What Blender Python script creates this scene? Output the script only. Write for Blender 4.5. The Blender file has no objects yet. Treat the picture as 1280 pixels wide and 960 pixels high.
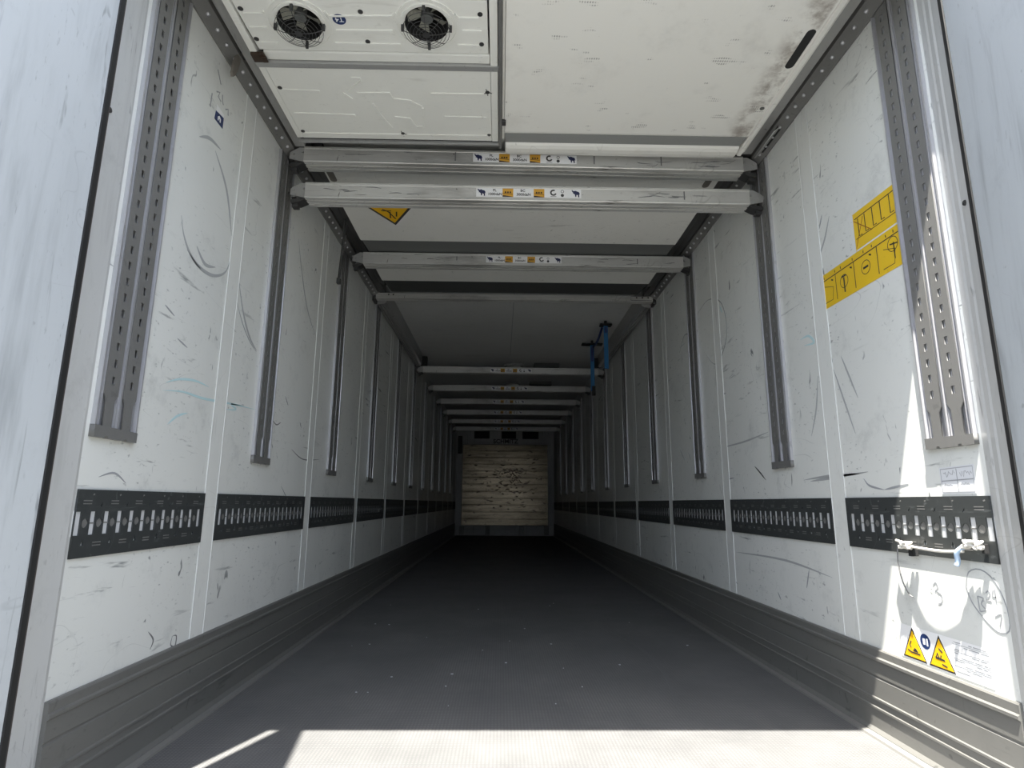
import bpy, bmesh, math, random
from mathutils import Vector, Matrix
random.seed(7)
C = bpy.context.scene.collection
sc = bpy.context.scene
PI = math.pi

# ------------------------------------------------------------------ camera
cam_d = bpy.data.cameras.new('camera')
cam_d.sensor_fit = 'HORIZONTAL'; cam_d.sensor_width = 36.0
cam_d.lens = 36.0 * 739.93 / 1280.0
cam_d.clip_start = 0.02; cam_d.clip_end = 300
cam = bpy.data.objects.new('camera', cam_d); C.objects.link(cam)
R_ = Vector((0.99979302, -0.01915442, 0.00685813)); U_ = Vector((-0.0105013, -0.19713257, 0.9803206)); F_ = Vector((0.01742551, 0.98018971, 0.19729291))
m = Matrix((R_, U_, -F_)).transposed().to_4x4()
m.translation = Vector((-0.10643, 0.0, 0.78427))
cam.matrix_world = m
sc.camera = cam

# ------------------------------------------------------------------ light
SKY, SUN, EXPO = 0.37, 12.8, 1.15
w = bpy.data.worlds.new('sky'); sc.world = w; w.use_nodes = True
wn = w.node_tree; wn.nodes.clear()
wo = wn.nodes.new('ShaderNodeOutputWorld'); wb = wn.nodes.new('ShaderNodeBackground')
ws = wn.nodes.new('ShaderNodeTexSky'); ws.sky_type = 'NISHITA'; ws.sun_disc = False
ws.sun_elevation = math.radians(69); ws.sun_rotation = math.radians(200); ws.air_density = 1.0; ws.dust_density = 1.5
hs_ = wn.nodes.new('ShaderNodeHueSaturation'); hs_.inputs['Saturation'].default_value = .55
wn.links.new(ws.outputs[0], hs_.inputs['Color']); wn.links.new(hs_.outputs[0], wb.inputs[0]); wb.inputs[1].default_value = SKY
wn.links.new(wb.outputs[0], wo.inputs[0])
sl = bpy.data.lights.new('sun', 'SUN'); sl.energy = SUN; sl.angle = math.radians(0.53); sl.color = (1.0, 0.955, 0.875)
so = bpy.data.objects.new('sun', sl); C.objects.link(so); so.location = (-3, -8, 20)
so.rotation_euler = Vector((0.134, 0.352, -1.0)).to_track_quat('-Z', 'Y').to_euler()
sc.view_settings.view_transform = 'Standard'; sc.view_settings.look = 'None'
sc.view_settings.exposure = EXPO; sc.view_settings.gamma = 1.0; sc.view_settings.use_curve_mapping = False

# ------------------------------------------------------------------ materials
class NT:
    def __init__(s, name):
        s.m = bpy.data.materials.new(name); s.m.use_nodes = True; s.t = s.m.node_tree; s.t.nodes.clear()
        s.o = s.n('ShaderNodeOutputMaterial'); s.b = s.n('ShaderNodeBsdfPrincipled'); s.l(s.b.outputs[0], s.o.inputs[0])
        s.co = s.n('ShaderNodeTexCoord').outputs['Object']
    def n(s, k): return s.t.nodes.new(k)
    def l(s, a, b): s.t.links.new(a, b)
    def map(s, scale, loc=(0, 0, 0), rot=(0, 0, 0), src=None):
        n = s.n('ShaderNodeMapping'); n.inputs['Scale'].default_value = scale; n.inputs['Location'].default_value = loc
        n.inputs['Rotation'].default_value = rot; s.l(src or s.co, n.inputs[0]); return n.outputs[0]
    def noise(s, v, scale, detail=3, rough=.6, dist=0.):
        n = s.n('ShaderNodeTexNoise'); n.inputs['Scale'].default_value = scale; n.inputs['Detail'].default_value = detail
        n.inputs['Roughness'].default_value = rough; n.inputs['Distortion'].default_value = dist; s.l(v, n.inputs['Vector']); return n.outputs['Fac']
    def ramp(s, v, a, b, lo=0., hi=1.):
        n = s.n('ShaderNodeMapRange'); n.interpolation_type = 'SMOOTHSTEP'
        n.inputs['From Min'].default_value = a; n.inputs['From Max'].default_value = b
        n.inputs['To Min'].default_value = lo; n.inputs['To Max'].default_value = hi; s.l(v, n.inputs['Value']); return n.outputs[0]
    def math(s, op, a, b):
        n = s.n('ShaderNodeMath'); n.operation = op
        for i, x in enumerate((a, b)):
            if isinstance(x, (int, float)): n.inputs[i].default_value = x
            else: s.l(x, n.inputs[i])
        return n.outputs[0]
    def mix(s, f, a, b):
        n = s.n('ShaderNodeMix'); n.data_type = 'RGBA'
        if isinstance(f, (int, float)): n.inputs[0].default_value = f
        else: s.l(f, n.inputs[0])
        for i, x in ((6, a), (7, b)):
            if isinstance(x, tuple): n.inputs[i].default_value = (*x, 1)
            else: s.l(x, n.inputs[i])
        return n.outputs[2]
    def bump(s, h, strength=.3, dist=.002):
        n = s.n('ShaderNodeBump'); n.inputs['Strength'].default_value = strength; n.inputs['Distance'].default_value = dist
        s.l(h, n.inputs['Height']); s.l(n.outputs[0], s.b.inputs['Normal'])
    def fin(s, col, rough=.5, metal=0., spec=.5):
        if isinstance(col, tuple): s.b.inputs['Base Color'].default_value = (*col, 1)
        else: s.l(col, s.b.inputs['Base Color'])
        if isinstance(rough, (int, float)): s.b.inputs['Roughness'].default_value = rough
        else: s.l(rough, s.b.inputs['Roughness'])
        s.b.inputs['Metallic'].default_value = metal; s.b.inputs['Specular IOR Level'].default_value = spec
        return s.m

def flat(name, col, rough=.5, metal=0.): return NT(name).fin(col, rough, metal)

def scuffed(name, base, dark, amount=1., long_axis='y', rough=.45, metal=0., seed=0., smear=0.):
    s = NT(name)
    st = {'y': (1, .12, 1), 'x': (.12, 1, 1), 'z': (1, 1, .1)}[long_axis]
    v1 = s.map(st, (seed, seed * 2, seed)); v0 = s.map((1, 1, 1), (seed + 3, 1, 5))
    streak = s.ramp(s.noise(v1, 26, 4, .65, .4), .60, .72)
    zone = s.ramp(s.noise(v0, 1.6, 3, .6), .42, .62)
    f1 = s.math('MULTIPLY', streak, zone)
    vv = s.map((1, .8, .35), (seed + 9, 2, 1), (0.35, 0, 0))
    f2 = s.math('MULTIPLY', s.ramp(s.noise(vv, 34, 2, .5, .8), .68, .75), s.ramp(s.noise(v0, 3.1, 2), .45, .6))
    f3 = s.ramp(s.noise(v0, 5, 6, .75), .52, .80, 0, .35)
    # long thin curved scratch lines: iso-lines of a smooth noise
    vs = s.map((1, .55, 1.5), (seed + 1, 7, 3))
    iso = s.math('ABSOLUTE', s.math('SUBTRACT', s.noise(vs, 3.2, 1, .4, .6), .5), 0)
    f4 = s.math('MULTIPLY', s.ramp(iso, .0, .003, .30, 0), s.ramp(s.noise(v0, 2.3, 2), .50, .60))
    v5 = s.map({'y': (1, .5, 1), 'x': (.5, 1, 1), 'z': (1, 1, .4)}[long_axis], (seed, 3, seed))
    f5 = s.math('MULTIPLY', s.ramp(s.noise(v5, 70, 3, .6), .60, .74, 0, .8), s.ramp(s.noise(v0, 2.7, 4, .7), .44, .62))
    f1 = s.math('MAXIMUM', f1, f5)
    tot = s.math('MULTIPLY', s.math('MAXIMUM', s.math('MAXIMUM', f1, f2), s.math('MAXIMUM', f3, f4)), .62 * amount)
    if smear:
        sv = s.map({'y': (1, .15, 1), 'x': (.15, 1, 1), 'z': (1, 1, .13)}[long_axis], (seed + 4, 1, 2))
        tot = s.math('MAXIMUM', tot, s.math('MULTIPLY', s.math('MULTIPLY', s.ramp(s.noise(sv, 9, 5, .65, .3), .46, .72), s.ramp(s.noise(v0, 1.4, 3), .40, .60)), smear))
    tint = s.mix(s.ramp(s.noise(v0, .9, 2), .3, .7), base, tuple(c * .93 for c in base))
    return s.fin(s.mix(tot, tint, dark), rough, metal)

M = {}
M['wall'] = scuffed('white_wall_laminate', (.70, .708, .675), (.12, .135, .135), 1.5, 'y', .38)
M['roof'] = scuffed('white_roof_laminate', (.70, .70, .68), (.25, .25, .24), .9, 'x', .5, seed=4)
M['strip'] = scuffed('white_joint_strip', (.71, .718, .685), (.2, .2, .2), .9, 'z', .4, seed=2)
M['frame'] = scuffed('light_grey_frame_metal', (.56, .565, .555), (.17, .17, .17), 1.2, 'z', .5, .15, seed=6, smear=.3)
M['door'] = scuffed('pale_door_laminate', (.58, .61, .63), (.24, .26, .27), 1.3, 'z', .42, seed=8, smear=.55)
M['leaf'] = scuffed('cream_partition_panel', (.80, .79, .74), (.30, .29, .26), .9, 'x', .5, seed=11)
M['cover'] = scuffed('cream_plastic_cover', (.80, .80, .75), (.35, .34, .30), .6, 'x', .42, seed=14)
M['alu'] = scuffed('worn_aluminium_beam', (.62, .615, .59), (.09, .08, .07), 1.7, 'x', .36, .45, seed=17, smear=.62)
M['alu_rail'] = scuffed('aluminium_rail', (.42, .42, .41), (.13, .13, .13), .9, 'y', .42, .45, seed=19)
M['galv'] = scuffed('galvanised_steel', (.215, .213, .205), (.10, .10, .10), .8, 'z', .45, .35, seed=21)
M['galv_bright'] = scuffed('bright_zinc_edge', (.52, .52, .54), (.2, .2, .2), .6, 'z', .33, .55, seed=22)
M['plate'] = scuffed('dark_slotted_steel', (.055, .06, .06), (.17, .18, .18), 1.4, 'y', .45, .35, seed=23)
M['kick'] = scuffed('anodised_kick_plate', (.20, .198, .185), (.09, .09, .085), 1.0, 'y', .42, .35, seed=25)
M['kick_edge'] = flat('bare_kick_edge', (.25, .245, .23), .45, .4)
M['black'] = flat('black_rubber', (.012, .012, .012), .7)
M['brown_rubber'] = flat('worn_brown_seal', (.06, .05, .045), .7)
M['seal'] = flat('dark_grey_seal', (.11, .115, .11), .75)
M['dark_steel'] = flat('dark_steel', (.07, .07, .07), .45, .5)
M['white'] = flat('white_sticker', (.80, .80, .80), .4)
M['pale'] = flat('faint_paper', (.62, .63, .65), .5)
M['yellow'] = scuffed('yellow_sticker', (.72, .47, .02), (.35, .22, .03), .6, 'y', .45, seed=31)
M['sign_yellow'] = flat('warning_yellow', (.85, .47, .01), .4)
M['orange'] = flat('orange_pictogram', (.62, .33, .04), .5)
M['navy'] = flat('navy_ink', (.015, .02, .07), .5)
M['badge'] = flat('blue_badge', (.012, .03, .11), .5)
M['ink'] = flat('black_ink', (.03, .03, .03), .6)
M['pen'] = flat('grey_pencil', (.30, .31, .32), .6)
M['scuff'] = flat('grey_scuff', (.36, .37, .37), .6)
M['scuffd'] = flat('dark_scuff', (.16, .16, .16), .6)
M['teal'] = flat('teal_scribble', (.45, .62, .64), .6)
M['blue'] = flat('blue_webbing', (.02, .14, .32), .6)
M['blued'] = flat('dark_blue_webbing', (.015, .03, .12), .6)
M['rope'] = flat('dirty_white_rope', (.62, .60, .55), .85)
M['roped'] = flat('pale_blue_rope', (.40, .52, .68), .85)
M['lever'] = flat('brown_grey_strap', (.16, .145, .125), .6)
M['rust'] = flat('dark_brown_grime', (.035, .02, .012), .6)
M['blade'] = flat('olive_grey_blade', (.30, .30, .25), .5)
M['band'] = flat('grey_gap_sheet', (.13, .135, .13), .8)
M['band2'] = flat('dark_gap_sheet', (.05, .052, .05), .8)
M['slot'] = flat('bright_slot_metal', (.54, .55, .56), .45, .1)
M['edge'] = flat('white_bead', (.74, .75, .73), .4)
# floor: dark anti-slip sheet with fine ribs
s = NT('antislip_floor')
v0 = s.map((1, 1, 1)); vy = s.map((1, .15, 1))
wv = s.n('ShaderNodeTexWave'); wv.wave_type = 'BANDS'; wv.bands_direction = 'X'; wv.inputs['Scale'].default_value = 26; wv.inputs['Distortion'].default_value = .3; s.l(v0, wv.inputs[0])
wv2 = s.n('ShaderNodeTexWave'); wv2.wave_type = 'BANDS'; wv2.bands_direction = 'Y'; wv2.inputs['Scale'].default_value = 26; wv2.inputs['Distortion'].default_value = .3; s.l(v0, wv2.inputs[0])
grid = s.math('MULTIPLY', wv.outputs['Fac'], wv2.outputs['Fac'])
c = s.mix(s.ramp(s.noise(v0, 2.2, 6, .7), .3, .7), (.108, .109, .108), (.158, .157, .153))
c = s.mix(s.ramp(s.noise(vy, 9, 4, .7), .5, .75, 0, .5), c, (.10, .10, .10))
c = s.mix(s.ramp(grid, 0, .8, .55, 0), c, (.07, .071, .073))
c = s.mix(s.ramp(s.noise(v0, 60, 2), .73, .78, 0, .5), c, (.35, .34, .32))
s.bump(grid, .6, .0015); M['floor'] = s.fin(c, .55, 0, .4)
# front board: scuffed horizontal boards
s = NT('scuffed_front_board')
v0 = s.map((1, 1, 1)); vx = s.map((.12, 1, 1))
c = s.mix(s.ramp(s.noise(vx, 9, 5, .7), .35, .65), (.30, .25, .18), (.16, .13, .09))
c = s.mix(s.ramp(s.noise(s.map((.45, 1, 1.2)), 13, 4, .7, .5), .59, .66), c, (.045, .035, .03))
c = s.mix(s.ramp(s.noise(v0, 26, 2), .66, .72), c, (.05, .045, .04))
M['board'] = s.fin(c, .24, .85)
s = NT('concrete_ground'); v0 = s.map((1, 1, 1))
M['ground'] = s.fin(s.mix(s.noise(v0, 1.3, 6, .7), (.10, .10, .095), (.15, .15, .14)), .9)
# cream panel with a brown dirt band along one edge
s = NT('cream_panel_dirty_edge'); v0 = s.map((1, 1, 1))
sx = s.n('ShaderNodeSeparateXYZ'); s.l(s.co, sx.inputs[0])
band = s.math('MULTIPLY', s.ramp(sx.outputs[0], .43, .52), s.ramp(sx.outputs[0], .572, .560, 0, 1))
band = s.math('MULTIPLY', band, s.ramp(s.noise(v0, 7, 5, .7), .40, .66))
ww = []
for dd in 'XY':
    wv = s.n('ShaderNodeTexWave'); wv.wave_type = 'BANDS'; wv.bands_direction = dd; wv.inputs['Scale'].default_value = 34 if dd == 'X' else 20; wv.inputs['Distortion'].default_value = .4; s.l(v0, wv.inputs[0]); ww.append(wv.outputs['Fac'])
weave = s.ramp(s.math('MULTIPLY', ww[0], ww[1]), .12, .45)
patch = s.math('MULTIPLY', weave, s.ramp(s.noise(s.map((1, 1.6, 1), (2, 5, 1)), 9, 2, .5), .63, .70))
st1 = s.math('MULTIPLY', s.ramp(s.noise(v0, 4, 5, .7), .5, .8), .3)
c = s.mix(s.math('MULTIPLY', patch, .8), (.82, .81, .76), (.30, .29, .27))
c = s.mix(st1, c, (.45, .44, .41)); c = s.mix(s.math('MULTIPLY', band, .75), c, (.20, .155, .12))
M['leaf_dirty'] = s.fin(c, .5)

# ------------------------------------------------------------------ helpers
def link(name, me, mats, parent=None):
    o = bpy.data.objects.new(name, me); C.objects.link(o)
    if mats is not None:
        for mm in (mats if isinstance(mats, (list, tuple)) else [mats]): me.materials.append(mm)
    if parent: o.parent = parent
    return o
def obj(name, bm, mat, parent=None, smooth=False, world=False):
    bmesh.ops.recalc_face_normals(bm, faces=bm.faces[:])
    if world and parent:
        p = parent; off = Vector((0, 0, 0))
        while p: off += p.location; p = p.parent
        bmesh.ops.translate(bm, vec=-off, verts=bm.verts[:])
    me = bpy.data.meshes.new(name); bm.to_mesh(me); bm.free()
    if smooth:
        for f in me.polygons: f.use_smooth = True
    return link(name, me, mat, parent)
def box(bm, x0, x1, y0, y1, z0, z1, bev=0):
    ms = Matrix.Translation(((x0 + x1) / 2, (y0 + y1) / 2, (z0 + z1) / 2)) @ Matrix.Diagonal((abs(x1 - x0), abs(y1 - y0), abs(z1 - z0), 1))
    r = bmesh.ops.create_cube(bm, size=1, matrix=ms)
    if bev:
        es = list({e for v in r['verts'] for e in v.link_edges})
        bmesh.ops.bevel(bm, geom=es, offset=bev, segments=2, affect='EDGES', profile=.7)
    return bm
def B(*a, **k): return box(bmesh.new(), *a, **k)
def prism(bm, pts, axis, a, b):
    """polygon pts (2-D) swept along an axis from a to b. axis 'y': pts are (x,z); 'x': (y,z); 'z': (x,y)"""
    f = {'y': lambda p, t: (p[0], t, p[1]), 'x': lambda p, t: (t, p[0], p[1]), 'z': lambda p, t: (p[0], p[1], t)}[axis]
    A = [bm.verts.new(f(p, a)) for p in pts]; D = [bm.verts.new(f(p, b)) for p in pts]
    n = len(pts)
    for i in range(n): bm.faces.new((A[i], A[(i + 1) % n], D[(i + 1) % n], D[i]))
    bm.faces.new(A[::-1]); bm.faces.new(D)
    return bm
def cyl(bm, p, axis, r, h, seg=20, r2=None):
    rot = {'z': Matrix.Identity(4), 'x': Matrix.Rotation(PI / 2, 4, 'Y'), 'y': Matrix.Rotation(PI / 2, 4, 'X')}[axis]
    bmesh.ops.create_cone(bm, cap_ends=True, segments=seg, radius1=r, radius2=r if r2 is None else r2, depth=h, matrix=Matrix.Translation(p) @ rot)
    return bm
def tube(bm, pts, r, seg=8):
    pts = [Vector(p) for p in pts]; rings = []
    for i, p in enumerate(pts):
        d = (pts[min(i + 1, len(pts) - 1)] - pts[max(i - 1, 0)]).normalized()
        a = d.orthogonal().normalized() if i == 0 else (rings[-1][1] - d * rings[-1][1].dot(d)).normalized()
        b = d.cross(a)
        rings.append(([bm.verts.new(p + r * (math.cos(2 * PI * k / seg) * a + math.sin(2 * PI * k / seg) * b)) for k in range(seg)], a))
    for i in range(len(rings) - 1):
        for k in range(seg):
            bm.faces.new((rings[i][0][k], rings[i][0][(k + 1) % seg], rings[i + 1][0][(k + 1) % seg], rings[i + 1][0][k]))
    bm.faces.new(rings[0][0][::-1]); bm.faces.new(rings[-1][0])
    return bm
def holed(name, outer, holes, thick, basis):
    """sheet with real holes. outer/holes: 2-D loops; basis: Matrix taking (u,v,w) to local space, w = thickness axis"""
    cu = bpy.data.curves.new(name, 'CURVE'); cu.dimensions = '2D'; cu.fill_mode = 'BOTH'; cu.extrude = thick / 2
    for loop in [outer] + holes:
        sp = cu.splines.new('POLY'); sp.points.add(len(loop) - 1); sp.use_cyclic_u = True
        for p, q in zip(sp.points, loop): p.co = (q[0], q[1], 0, 1)
    o = bpy.data.objects.new(name, cu); C.objects.link(o)
    dg = bpy.context.evaluated_depsgraph_get(); dg.update()
    me = bpy.data.meshes.new_from_object(o.evaluated_get(dg))
    bpy.data.objects.remove(o); bpy.data.curves.remove(cu)
    me.transform(basis @ Matrix.Translation((0, 0, thick / 2))); me.materials.clear(); me.name = name
    return me
def text_mesh(txt, size, extrude=.0003, bold=0.):
    cu = bpy.data.curves.new('lettering', 'FONT'); cu.body = txt; cu.size = size; cu.extrude = extrude; cu.offset = bold
    cu.align_x = 'CENTER'; cu.align_y = 'CENTER'; cu.resolution_u = 3
    o = bpy.data.objects.new('lettering', cu); C.objects.link(o)
    dg = bpy.context.evaluated_depsgraph_get(); dg.update()
    me = bpy.data.meshes.new_from_object(o.evaluated_get(dg))
    bpy.data.objects.remove(o); bpy.data.curves.remove(cu); me.materials.clear()
    return me
def basis(o, u, v):
    u = Vector(u).normalized(); v = Vector(v).normalized(); n = u.cross(v)
    mm = Matrix((u, v, n)).transposed().to_4x4(); mm.translation = Vector(o); return mm
def poly(bm, bs, pts, z0=0., z1=.0008):
    """flat polygon drawn on a basis plane, with a real thickness"""
    A = [bm.verts.new(bs @ Vector((p[0], p[1], z0))) for p in pts]; D = [bm.verts.new(bs @ Vector((p[0], p[1], z1))) for p in pts]
    n = len(pts)
    for i in range(n): bm.faces.new((A[i], A[(i + 1) % n], D[(i + 1) % n], D[i]))
    bm.faces.new(A[::-1]); bm.faces.new(D); return bm
def stroke(bm, bs, pts, wd, z0=0., z1=.0006, taper=False):
    n = len(pts); P = [Vector(p) for p in pts]; L = []
    for i in range(n):
        d = (P[min(i + 1, n - 1)] - P[max(i - 1, 0)]); d = d.normalized() if d.length else Vector((1, 0))
        k = wd / 2 * (1 if not taper else max(.12, math.sin(PI * (i + .3) / (n - .4))))
        nn = Vector((-d.y, d.x)) * k
        L.append([bm.verts.new(bs @ Vector((*(P[i] + sgn * nn), zz))) for sgn, zz in ((1, z1), (-1, z1), (-1, z0), (1, z0))])
    for i in range(n - 1):
        for k in range(4): bm.faces.new((L[i][k], L[i][(k + 1) % 4], L[i + 1][(k + 1) % 4], L[i + 1][k]))
    bm.faces.new(L[0][::-1]); bm.faces.new(L[-1]); return bm
def smooth_line(pts, k=6):
    """Catmull-Rom through pts"""
    P = [Vector(p) for p in pts]; out = []
    for i in range(len(P) - 1):
        a = P[max(i - 1, 0)]; b = P[i]; c_ = P[i + 1]; d = P[min(i + 2, len(P) - 1)]
        for j in range(k):
            t = j / k
            out.append(.5 * ((2 * b) + (c_ - a) * t + (2 * a - 5 * b + 4 * c_ - d) * t * t + (3 * b - a - 3 * c_ + d) * t ** 3))
    out.append(P[-1]); return out
def circ(cx, cy, r, n=16, ry=None): return [(cx + r * math.cos(2 * PI * k / n), cy + (ry or r) * math.sin(2 * PI * k / n)) for k in range(n)]
def capsule(cx, cy, w_, h_, n=6):
    """rounded slot, w_ along u, h_ along v (h_ > w_)"""
    r = w_ / 2; s_ = h_ / 2 - r
    return [(cx + r * math.cos(a), cy + s_ + r * math.sin(a)) for a in [PI * k / n for k in range(n + 1)]] + \
           [(cx + r * math.cos(a), cy - s_ + r * math.sin(a)) for a in [PI + PI * k / n for k in range(n + 1)]]
def thing(name, label, cat, loc=(0, 0, 0), rotz=0., group=None):
    o = bpy.data.objects.new(name, None); C.objects.link(o); o.location = loc; o.rotation_euler = (0, 0, rotz); o.empty_display_size = .1
    tag(o, label, cat, group); return o
def tag(o, label, cat, group=None):
    o['label'] = label; o['category'] = cat
    if group: o['group'] = group
    return o
def struct(name, bm, mat, parent=None):
    o = obj(name, bm, mat, parent, world=True)
    if not parent: o['kind'] = 'structure'
    return o
def dup(root, loc, rotz, label, group=None):
    r = root.copy(); C.objects.link(r); r.location = loc; r.rotation_euler = (0, 0, rotz); r['label'] = label
    if group: r['group'] = group
    for ch in list(root.children):
        c_ = ch.copy(); C.objects.link(c_); c_.parent = r
        for g in ch.children:
            d = g.copy(); C.objects.link(d); d.parent = c_
    return r
ORD = ['first', 'second', 'third', 'fourth', 'fifth', 'sixth', 'seventh', 'eighth', 'ninth', 'tenth', 'eleventh', 'twelfth']

W = 1.23; Y0 = 1.614; YE = 14.98; S = 1.168; J0 = 2.355; HW = .049; ZC = 2.65

# ------------------------------------------------------------------ structure
struct('ground', B(-25, 25, -30, 30, -1.25, -1.2), M['ground'])
struct('wall_sky_blocker', B(-24, 24, -22, -20, -1.2, 6.0), flat('sky_blocker_grey', (.30, .30, .29), .7))  # added unseen building, blocks low sky light so the interior darkens with depth
fl = struct('floor', B(-1.29, 1.29, 1.30, YE + .05, -.12, 0), M['floor'])
# dark drag marks and small crumbs on the floor
FB = basis((0, 0, 0), (1, 0, 0), (0, 1, 0))
bm = bmesh.new()
stroke(bm, FB, smooth_line([(.569, 4.035), (.677, 3.5), (.682, 3.023), (.62, 2.62), (.60, 2.50)]), .022, 0, .0004, True)
s_ = NT('dark_drag_mark'); M['drag'] = s_.fin((.095, .096, .097), .55)
struct('drag_mark', bm, M['drag'], fl)
bm = bmesh.new()
for i in range(26):
    x = random.uniform(-1.0, 1.05); y = random.uniform(2.4, 5); r = random.uniform(.003, .007)
    poly(bm, FB, [(x + r * math.cos(a) * random.uniform(.6, 1.2), y + r * math.sin(a)) for a in (0, 1.3, 2.5, 3.8, 5)], 0, .002)
struct('crumb', bm, M['pale'], fl)

walls = {}
for sx, nm in ((-1, 'left'), (1, 'right')):
    a, b = sorted((sx * W, sx * (W + .06)))
    wl = struct('wall_' + nm, B(a, b, Y0, YE + .05, -.05, ZC + .05), M['wall']); walls[sx] = wl
    for k in range(11):
        yc = J0 + S * k
        a, b = sorted((sx * W, sx * (W - .002)))
        js = struct('joint_strip', B(a, b, yc - HW, yc + HW, .29, 2.53), M['strip'], wl)
        a, b = sorted((sx * (W - .0015), sx * (W - .0032)))
        for e in (-1, 1): obj('joint_edge', B(a, b, yc + e * HW - .0016, yc + e * HW + .0016, .29, 2.53), M['edge'], js, world=True)
    # aluminium kick plate with ridges
    P = [(W, -.005), (W - .022, -.005), (W - .022, .012), (W - .012, .024), (W - .012, .085), (W - .016, .088), (W - .016, .094), (W - .012, .097),
         (W - .012, .116), (W - .016, .119), (W - .016, .125), (W - .012, .128), (W - .012, .19), (W - .009, .193), (W - .009, .197), (W - .012, .20),
         (W - .012, .250), (W - .018, .254), (W - .018, .262), (W - .012, .266), (W - .012, .288), (W - .008, .293), (W, .293)]
    struct('baseboard_' + nm, prism(bmesh.new(), [(sx * p[0], p[1]) for p in P], 'y', Y0, YE), M['kick'])
    struct('trim_' + ('1' if sx < 0 else '2'), prism(bmesh.new(), [(sx * (W - .021), 0), (sx * (W - .045), 0), (sx * (W - .042), .007), (sx * (W - .021), .010)], 'y', Y0, YE), M['kick_edge'])
struct('wall_front', B(-1.29, 1.29, YE, YE + .1, -.05, ZC + .05), M['frame'])
cl = struct('ceiling', B(-1.29, 1.29, 1.44, YE + .1, ZC, ZC + .09), M['roof'])
struct('panel_seam', B(-.003, .003, 4.95, 7.4, ZC - .002, ZC + .001), M['scuff'], cl)

# rear frame: right post tapers inwards, left post almost straight; header and sill
pl = [(-1.23, 1.614), (-1.226, 1.60), (-1.226, 1.575), (-1.221, 1.57), (-1.221, 1.535), (-1.217, 1.53), (-1.217, 1.468), (-1.34, 1.465), (-1.34, 1.614)]
struct('trim_3', prism(bmesh.new(), pl, 'z', -.12, ZC + .05), M['frame'])
pr = [(1.23, 1.618), (1.219, 1.585), (1.2185, 1.575), (1.205, 1.545), (1.2045, 1.535), (1.172, 1.465), (1.36, 1.465), (1.36, 1.618)]
struct('trim_4', prism(bmesh.new(), pr, 'z', -.12, ZC + .05), M['frame'])
struct('trim_5', B(-1.34, 1.36, 1.40, 1.465, 2.50, 2.75, bev=.004), M['frame'])
struct('trim_6', B(-1.30, 1.30, 1.30, 1.40, -.2, -.001, bev=.004), M['frame'])

# door leaves, swung open and leaning a little inwards
M['door_worn_shade'] = scuffed('shaded_worn_door_laminate', (.49, .52, .54), (.20, .21, .22), 1.3, 'z', .45, seed=12, smear=.75)  # smears are dirt, the darker base paints in this leaf's shade
def leaf_door(name, hx, hy, ang, sx, wdt=1.2, th=.085, z0=.06, z1=2.62):
    e = thing(name, None, 'door', (hx, hy, z0)); del e['label']; del e['category']; e['kind'] = 'structure'
    e.rotation_euler = (0, 0, ang)
    # local: leaf runs along -y, its inner face is at x=0 and its body lies outwards
    a, b = sorted((0, -sx * -th)) if sx > 0 else sorted((0, -th))
    o = obj('door_panel', box(bmesh.new(), a, b, -wdt, 0, 0, z1 - z0, bev=.006), M['door'] if sx < 0 else M['door_worn_shade'], e)
    g = bmesh.new()
    box(g, sx * -.004 if sx > 0 else 0.0, sx * .012 if sx > 0 else .004, -.016, .004, 0, z1 - z0)
    obj('door_seal', g, M['black'], e)
    g = bmesh.new()
    box(g, sx * -.002, sx * .02, .0, .014, 0, z1 - z0, bev=.003)
    obj('seal_lip', g, M['brown_rubber'], e)
    return e
leaf_door('door_1', -1.140, 1.385, math.radians(8.5), -1)
leaf_door('door_2', 1.165, 1.455, -math.radians(21), 1)

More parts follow.
